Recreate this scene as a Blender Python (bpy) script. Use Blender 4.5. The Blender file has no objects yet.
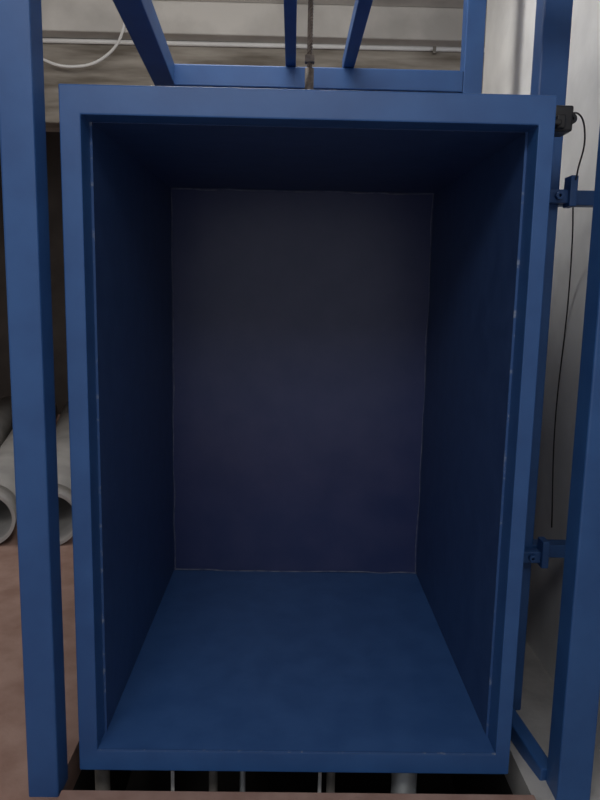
import bpy, bmesh, math, random
from mathutils import Matrix, Vector
random.seed(3)
C=bpy.context.scene.collection

# ---------------------------------------------------------------- materials
def mat(name,c1,c2,scale=6,rough=.5,bump=0.0,bscale=60,detail=6,metal=0.0,stretch=None,spec=.5,lo=.35,hi=.65):
    m=bpy.data.materials.new(name); m.use_nodes=True
    nt=m.node_tree; b=nt.nodes['Principled BSDF']
    tc=nt.nodes.new('ShaderNodeTexCoord'); mp=nt.nodes.new('ShaderNodeMapping')
    nt.links.new(tc.outputs['Object'],mp.inputs[0])
    if stretch: mp.inputs['Scale'].default_value=stretch
    n=nt.nodes.new('ShaderNodeTexNoise'); n.inputs['Scale'].default_value=scale; n.inputs['Detail'].default_value=detail
    nt.links.new(mp.outputs[0],n.inputs['Vector'])
    r=nt.nodes.new('ShaderNodeValToRGB')
    r.color_ramp.elements[0].position=lo; r.color_ramp.elements[1].position=hi
    r.color_ramp.elements[0].color=(*c1,1); r.color_ramp.elements[1].color=(*c2,1)
    nt.links.new(n.outputs['Fac'],r.inputs[0]); nt.links.new(r.outputs[0],b.inputs['Base Color'])
    b.inputs['Roughness'].default_value=rough; b.inputs['Metallic'].default_value=metal
    b.inputs['Specular IOR Level'].default_value=spec
    if bump:
        n2=nt.nodes.new('ShaderNodeTexNoise'); n2.inputs['Scale'].default_value=bscale; n2.inputs['Detail'].default_value=4
        nt.links.new(mp.outputs[0],n2.inputs['Vector'])
        bp=nt.nodes.new('ShaderNodeBump'); bp.inputs['Strength'].default_value=bump; bp.inputs['Distance'].default_value=.004
        nt.links.new(n2.outputs['Fac'],bp.inputs['Height']); nt.links.new(bp.outputs[0],b.inputs['Normal'])
    return m
BLUE =mat('blue_enamel',(.021,.078,.232),(.027,.096,.272),9,.45,.06,60)
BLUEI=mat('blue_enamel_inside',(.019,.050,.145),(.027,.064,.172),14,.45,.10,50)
FLOORP=mat('blue_enamel_floor_lit',(.034,.098,.275),(.044,.118,.315),12,.42,.10,50)  # enamel lightened here to stand in for light from above
BACKM=mat('blue_enamel_back_dim',(.024,.038,.118),(.036,.048,.132),9,.30,.10,30,spec=.42)  # enamel greyed and darkened to stand in for low light at the back
SEAM =mat('chipped_paint_seam',(.03,.09,.25),(.30,.34,.40),38,.6,0,lo=.58,hi=.76)
WELD =mat('sealant_bead',(.05,.07,.15),(.15,.17,.24),30,.6)
WHITE=mat('white_plaster',(.66,.655,.64),(.86,.855,.83),3,.9,.4,25)
GREY =mat('grey_ceiling_plaster',(.40,.385,.36),(.62,.60,.56),2.5,.9,.4,20)
DARK =mat('dark_brown_wall',(.045,.036,.031),(.075,.062,.053),3,.9,.3,15)
CONC =mat('concrete_beam',(.15,.130,.105),(.36,.33,.285),5,.9,.5,20,stretch=(.4,1,3))
FLOORM=mat('red_oxide_floor',(.32,.195,.155),(.43,.285,.235),9,.8,.4,50)
FLOORG=mat('grey_screed',(.38,.37,.36),(.5,.49,.47),9,.9,.4,50)
PVC  =mat('grey_pvc',(.30,.295,.285),(.42,.41,.395),4,.45)
CONDM=mat('white_conduit_plastic',(.7,.7,.68),(.8,.8,.78),4,.5)
BLACK=mat('black_plastic',(.012,.012,.013),(.02,.02,.022),10,.4)
ROPE =mat('greasy_wire_rope',(.13,.10,.075),(.25,.20,.16),60,.5,.3,200)
STEEL=mat('galvanised_steel',(.35,.37,.38),(.5,.52,.52),15,.5,metal=.5)
DSTEEL=mat('dull_steel',(.16,.15,.13),(.24,.22,.2),25,.6)
PITM =mat('pit_concrete',(.03,.028,.026),(.05,.045,.042),6,.95,.4,20)

# ---------------------------------------------------------------- helpers
def finish(bm,name,m,bevel=0,parent=None,smooth=False):
    me=bpy.data.meshes.new(name); bm.to_mesh(me); bm.free()
    o=bpy.data.objects.new(name,me); C.objects.link(o); me.materials.append(m)
    if smooth:
        for p in me.polygons: p.use_smooth=True
    if bevel:
        b=o.modifiers.new('bevel','BEVEL'); b.width=bevel; b.segments=2; b.limit_method='ANGLE'
    if parent: o.parent=parent
    return o
def addbox(bm,x0,x1,y0,y1,z0,z1,M=None,mi=0):
    v=[bm.verts.new((x,y,z)) for x in(x0,x1) for y in(y0,y1) for z in(z0,z1)]
    if M: 
        for q in v: q.co=M@q.co
    for f in((0,1,3,2),(4,6,7,5),(0,4,5,1),(2,3,7,6),(0,2,6,4),(1,5,7,3)):
        bm.faces.new([v[i] for i in f]).material_index=mi
def box(name,b,m,bevel=0,parent=None):
    bm=bmesh.new(); addbox(bm,*b); bmesh.ops.recalc_face_normals(bm,faces=bm.faces)
    return finish(bm,name,m,bevel,parent)
def boxes(name,bs,m,bevel=0,parent=None):
    bm=bmesh.new()
    for b in bs: addbox(bm,*b)
    bmesh.ops.recalc_face_normals(bm,faces=bm.faces)
    return finish(bm,name,m,bevel,parent)
def beam(name,p,q,w,h,m,parent=None,bevel=.004):
    p=Vector(p);q=Vector(q);d=q-p
    y=d.normalized(); up=Vector((0,0,1))
    if abs(y.z)>.9: up=Vector((0,1,0))
    x=y.cross(up).normalized(); z=x.cross(y)
    M=Matrix((x,y,z)).transposed().to_4x4(); M.translation=p
    bm=bmesh.new(); addbox(bm,-w/2,w/2,0,d.length,-h/2,h/2,M); bmesh.ops.recalc_face_normals(bm,faces=bm.faces)
    return finish(bm,name,m,bevel,parent)
def empty(name,loc=(0,0,0)):
    e=bpy.data.objects.new(name,None); e.empty_display_size=.1; C.objects.link(e); return e
def curve(name,pts,r,m,parent=None,bez=True):
    cu=bpy.data.curves.new(name,'CURVE'); cu.dimensions='3D'; cu.bevel_depth=r; cu.bevel_resolution=4; cu.use_fill_caps=True
    if bez:
        s=cu.splines.new('BEZIER'); s.bezier_points.add(len(pts)-1)
        for b,p in zip(s.bezier_points,pts): b.co=p; b.handle_left_type=b.handle_right_type='AUTO'
    else:
        s=cu.splines.new('POLY'); s.points.add(len(pts)-1)
        for b,p in zip(s.points,pts): b.co=(*p,1)
    o=bpy.data.objects.new(name,cu); C.objects.link(o); cu.materials.append(m)
    if parent: o.parent=parent
    return o
def tube(name,p,q,r,t,m,parent=None,seg=40):
    p=Vector(p);q=Vector(q);d=q-p;z=d.normalized()
    x=z.cross(Vector((0,0,1)))
    if x.length<.1: x=Vector((1,0,0))
    x.normalize(); y=z.cross(x)
    bm=bmesh.new(); R=[]
    for base,rad in((p,r),(q,r),(q,r-t),(p,r-t)):
        R.append([bm.verts.new(base+x*math.cos(a)*rad+y*math.sin(a)*rad) for a in[2*math.pi*i/seg for i in range(seg)]])
    for k in range(4):
        A,B=R[k],R[(k+1)%4]
        for i in range(seg):
            f=bm.faces.new((A[i],A[(i+1)%seg],B[(i+1)%seg],B[i])); f.smooth=(k in(0,2))
    bmesh.ops.recalc_face_normals(bm,faces=bm.faces)
    return finish(bm,name,m,0,parent)

# ---------------------------------------------------------------- lift cabin
cab=empty('goods_lift_cabin')
a=.55;H=1.66;tl=.047;tr=.037;tt=.064;tb=.057;D=1.165;FD=.075
xl=-a+tl;xr=a-tr;zt=H-tt;zb=tb
bm=bmesh.new()
# front frame as one mitred ring
o=[(-a,H),(a,H),(a,0),(-a,0)]; i=[(xl,zt),(xr,zt),(xr,zb),(xl,zb)]
vo=[[bm.verts.new((x,y,z)) for x,z in o] for y in(0,FD)]; vi=[[bm.verts.new((x,y,z)) for x,z in i] for y in(0,FD)]
for k in range(4):
    n=(k+1)%4
    bm.faces.new((vo[0][k],vo[0][n],vi[0][n],vi[0][k])); bm.faces.new((vo[1][k],vi[1][k],vi[1][n],vo[1][n]))
    bm.faces.new((vo[0][k],vo[1][k],vo[1][n],vo[0][n])); bm.faces.new((vi[0][k],vi[0][n],vi[1][n],vi[1][k]))
bmesh.ops.recalc_face_normals(bm,faces=bm.faces)
finish(bm,'front_frame',BLUE,.003,cab)
e=.004
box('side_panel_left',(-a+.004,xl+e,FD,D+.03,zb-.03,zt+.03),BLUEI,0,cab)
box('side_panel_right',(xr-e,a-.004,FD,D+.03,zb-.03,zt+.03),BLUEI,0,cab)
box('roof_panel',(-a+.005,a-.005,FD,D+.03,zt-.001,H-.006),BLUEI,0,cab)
boxes('floor_plate',[(-a+.005,a-.005,FD,D+.03,.01,zb+.001),(xl+.001,xr-.001,.003,FD+.01,zb-.001,zb+.0025)],FLOORP,0,cab)
# slightly bowed back sheet
bm=bmesh.new(); nx,nz=16,20; g=[]
for ix in range(nx+1):
    col=[]
    for iz in range(nz+1):
        u=ix/nx; w=iz/nz
        col.append(bm.verts.new((xl+u*(xr-xl),D+.012*math.sin(math.pi*u)*math.sin(math.pi*w),zb+w*(zt-zb))))
    g.append(col)
for ix in range(nx):
    for iz in range(nz):
        f=bm.faces.new((g[ix][iz],g[ix+1][iz],g[ix+1][iz+1],g[ix][iz+1])); f.smooth=True
finish(bm,'back_panel',BACKM,0,cab)
box('back_outer_sheet',(-a+.005,a-.005,D+.015,D+.03,.01,H-.01),BLUEI,0,cab)
# seams with chipped paint, and sealant beads at the back corners
boxes('frame_seams',[(xl,xl+e+.0015,FD-.003,FD+.001,zb,zt),(xr-e-.0015,xr,FD-.003,FD+.001,zb,zt),
    (xl,xr,-.0006,.003,zb-.001,zb+.0028)],SEAM,0,cab)  # floor-edge strip: chipped paint plus a painted highlight
def wob(p,q,n=14,s=.003):
    p=Vector(p);q=Vector(q); return [tuple(p.lerp(q,k/n)+Vector((random.uniform(-s,s),0,random.uniform(-s,s)))) for k in range(n+1)]
y=D-.001
curve('bead_top',wob((xl+.006,y,zt-.004),(xr-.006,y,zt-.004)),.0032,WELD,cab)
curve('bead_bottom',wob((xl+.006,y,zb+.003),(xr-.006,y,zb+.003)),.0028,WELD,cab)
curve('bead_left',wob((xl+.007,y,zb),(xl+.007,y,zt),14,.004),.002,WELD,cab)
curve('bead_right',wob((xr-.007,y,zb),(xr-.007,y,zt),14,.004),.002,WELD,cab)
# hoisting lug on the roof + wire rope
boxes('hoist_lug',[(-.03,.05,.50,.60,H-.006,H+.02),(-.005,.005,.53,.57,H+.02,H+.09),(.015,.025,.53,.57,H+.02,H+.09)],BLUE,.002,cab)
rope=empty('hoist_wire_rope')
bm=bmesh.new()
for s in range(4):
    n=400
    prev=None
    for k in range(n+1):
        z=H+.07+(2.93-H-.07)*k/n; an=k*.55+s*math.pi/2
        ring=[bm.verts.new((.010+.0045*math.cos(an)+.0038*math.cos(t),.55+.0045*math.sin(an)+.0038*math.sin(t),z)) for t in(0,1.57,3.14,4.71)]
        if prev:
            for j in range(4): bm.faces.new((prev[j],prev[(j+1)%4],ring[(j+1)%4],ring[j]))
        prev=ring
finish(bm,'rope_strands',ROPE,0,rope,True)
tube('rope_ferrule',(.010,.55,H+.10),(.010,.55,H+.20),.013,.005,ROPE,rope,20)
boxes('rope_clamps',[(-.004,.024,.535,.565,H+.215,H+.235)],ROPE,.002,rope)

# ---------------------------------------------------------------- lift shaft frame
fr=empty('lift_shaft_frame')
FZ=-.03
def post(n,x0,x1,y0,y1,z0=FZ,z1=2.94): box(n,(x0,x1,y0,y1,z0,z1),BLUE,.005,fr)
post('post_front_left',-.66,-.585,-.06,.02,FZ-.01)
post('post_front_right',.655,.74,-.06,.02,FZ-.01)
post('post_middle_right',.613,.69,.33,.40)
post('post_rear_right',.617,.692,1.25,1.32)
box('beam_rear',(-.55,.617,1.25,1.32,1.988,2.067),BLUE,.004,fr)
beam('beam_depth_left',(-.47,-.01,2.03),(-.54,1.32,2.03),.08,.08,BLUE,fr)
box('beam_header_front',(-.585,.655,-.05,.02,1.99,2.07),BLUE,.004,fr)
box('motor_bearer_left',(-.070,-.030,-.04,1.32,2.069,2.12),BLUE,.003,fr)
box('motor_bearer_right',(.152,.195,-.04,1.32,2.069,2.12),BLUE,.003,fr)
for z,n in((1.465,'upper'),(.455,'lower')):
    boxes('bracket_'+n,[(.60,.72,.295,.33,z,z+.035),(.69,.85,.34,.39,z,z+.04),(.84,.85,.30,.43,z-.03,z+.08),(.70,.72,.28,.33,z-.01,z+.07)],BLUE,.003,fr)
    tube('bracket_bolt_'+n,(.675,.295,z+.018),(.675,.28,z+.018),.011,.006,BLUE,fr,6)
beam('toe_brace',(.60,.36,.02),(.66,.02,-.02),.04,.05,BLUE,fr)

# ---------------------------------------------------------------- limit switch + cables
ls=empty('limit_switch')
boxes('switch_body',[(.566,.612,.06,.13,1.597,1.655)],BLACK,.005,ls)
boxes('switch_arm',[(.55,.575,.03,.05,1.605,1.617),(.568,.588,.04,.062,1.60,1.63)],BLACK,.003,ls)
tube('switch_roller',(.616,.08,1.63),(.616,.10,1.63),.012,.007,BLACK,ls,20)
curve('switch_cable',[(.606,.10,1.64),(.645,.12,1.65),(.68,.16,1.61),(.70,.24,1.54),(.74,.36,1.50),(.80,.5,1.38),(.840,.6,1.2),(.844,.64,.8),(.844,.60,.46)],.0022,BLACK,ls)

# ---------------------------------------------------------------- room
YB=5.3
box('ceiling',(-5,3,-2.5,YB,2.95,3.05),GREY)
box('wall_right',(.85,1.10,-1.2,1.88,-.03,2.95),WHITE)
box('wall_back',(-5,3,YB-.15,YB,-.03,2.95),DARK)
box('wall_left',(-5.1,-5,-2.5,YB,-.03,2.95),GREY)
bm=bmesh.new()
for q in((-5,-.60,-2.5,YB,-.13,FZ),(-.60,.60,-2.5,-.05,-.13,FZ),(-.60,3,1.24,YB,-.13,FZ)): addbox(bm,*q)
addbox(bm,.60,3,-2.5,1.24,-.13,FZ,mi=2)
for q in((-.60,.60,-.07,1.26,-.62,-.58),(-.62,-.60,-.07,1.26,-.6,-.13),(.60,.62,-.07,1.26,-.6,-.13),(-.6,.6,-.09,-.06,-.6,-.13),(-.6,.6,1.24,1.26,-.6,-.13)): addbox(bm,*q,mi=1)
bmesh.ops.recalc_face_normals(bm,faces=bm.faces)
fl=finish(bm,'floor',FLOORM); fl.data.materials.append(PITM); fl.data.materials.append(FLOORG)
box('landing_sill',(-.58,.60,-.30,-.052,FZ,-.014),FLOORM,.004)
pit=empty('buffer_struts')
for x,r,m in((-.33,.005,CONDM),(-.14,.008,STEEL),(.07,.005,CONDM),(.30,.035,STEEL),(.10,.012,DSTEEL),(-.52,.02,DSTEEL),(-.22,.012,DSTEEL)):
    tube('strut',(x,.10,-.575),(x,.10,.002),r,r*.5,m,pit,16)
box('concrete_downstand_beam',(-5,3,3.2,3.5,2.25,2.76),CONC,.01)
box('ceiling_ledge',(-5,3,3.05,3.5,2.76,2.95),GREY,.01)
cd=empty('electrical_conduit')
tube('conduit_pipe',(-3.9,3.181,2.735),(2.0,3.181,2.752),.014,.003,CONDM,cd)
for x in(-3,-1.9,-.9,.85): boxes('conduit_clip',[(x-.01,x+.01,3.165,3.20,2.72,2.77)],DSTEEL,0,cd)
curve('hanging_cable',[(-1.80,3.18,2.735),(-1.66,3.12,2.63),(-1.45,3.11,2.57),(-1.22,3.11,2.64),(-1.09,3.04,2.80),(-1.1,3.04,2.95)],.009,CONDM,cd)

# ---------------------------------------------------------------- pipes
R0=.135
def pipe(x,y,z,L=3.0):
    p=empty('pvc_pipe'); k=-.25
    n=math.hypot(1,k); dx,dy=k/n,1/n
    tube('pipe_barrel',(x,y,z),(x+dx*L,y+dy*L,z),R0-.006,.010,PVC,p,56)
    tube('pipe_socket',(x-dx*.001,y-.001,z),(x+dx*.16,y+dy*.16,z),R0,.014,PVC,p,56)
for k,x in enumerate((-2.06,-1.765,-1.47,-1.17)): pipe(x,1.62+.02*(k%2),FZ+R0)

# ---------------------------------------------------------------- lights
def area(name,loc,tgt,size,power,col=(1,1,1)):
    l=bpy.data.lights.new(name,'AREA'); l.shape='RECTANGLE'; l.size=size[0]; l.size_y=size[1]; l.energy=power; l.color=col
    o=bpy.data.objects.new(name,l); C.objects.link(o); o.location=loc
    o.rotation_euler=(Vector(tgt)-Vector(loc)).to_track_quat('-Z','Y').to_euler(); return o
area('room_light_front',(-.4,-2.0,2.85),(0,.5,.0),(1.8,.8),36,(1,.98,.96))
area('fill_over_cabin',(.0,1.0,2.93),(.5,1.0,0),(.3,1.3),28,(1,.97,.93))  # added fill above the cabin to brighten the right wall, no real tube
area('fill_left',(-2.2,1.2,2.9),(-2.0,1.8,0),(1.2,.4),10,(1,.95,.9))  # unseen fill, added to brighten the floor on the left
area('fill_rear',(-.6,1.7,2.6),(-.7,3.1,2.85),(2.4,.3),6,(1,.97,.93))  # unseen fill, added to lift the ceiling and ledge at the rear
w=bpy.data.worlds.new('world'); bpy.context.scene.world=w; w.use_nodes=True
w.node_tree.nodes['Background'].inputs[0].default_value=(.92,.93,1,1); w.node_tree.nodes['Background'].inputs[1].default_value=.5

# ---------------------------------------------------------------- camera
p,yw,ro=-.1570,-.0139,.0200
b=Matrix.Rotation(yw,3,'Z')@Matrix.Rotation(p,3,'X')
rt,fw,up=b.col[0].copy(),b.col[1].copy(),b.col[2].copy()
c,s=math.cos(ro),math.sin(ro)
r2=rt*c+up*s; u2=-rt*s+up*c
M=Matrix((r2,u2,-fw)).transposed().to_4x4(); M.translation=(-.029,-1.6555,1.2294)
cam=bpy.data.cameras.new('camera'); co=bpy.data.objects.new('camera',cam); C.objects.link(co); co.matrix_world=M
cam.sensor_width=36; cam.sensor_fit='AUTO'; cam.lens=712.67/800*36; cam.clip_start=.02
bpy.context.scene.camera=co
bpy.context.scene.view_settings.view_transform='Standard'
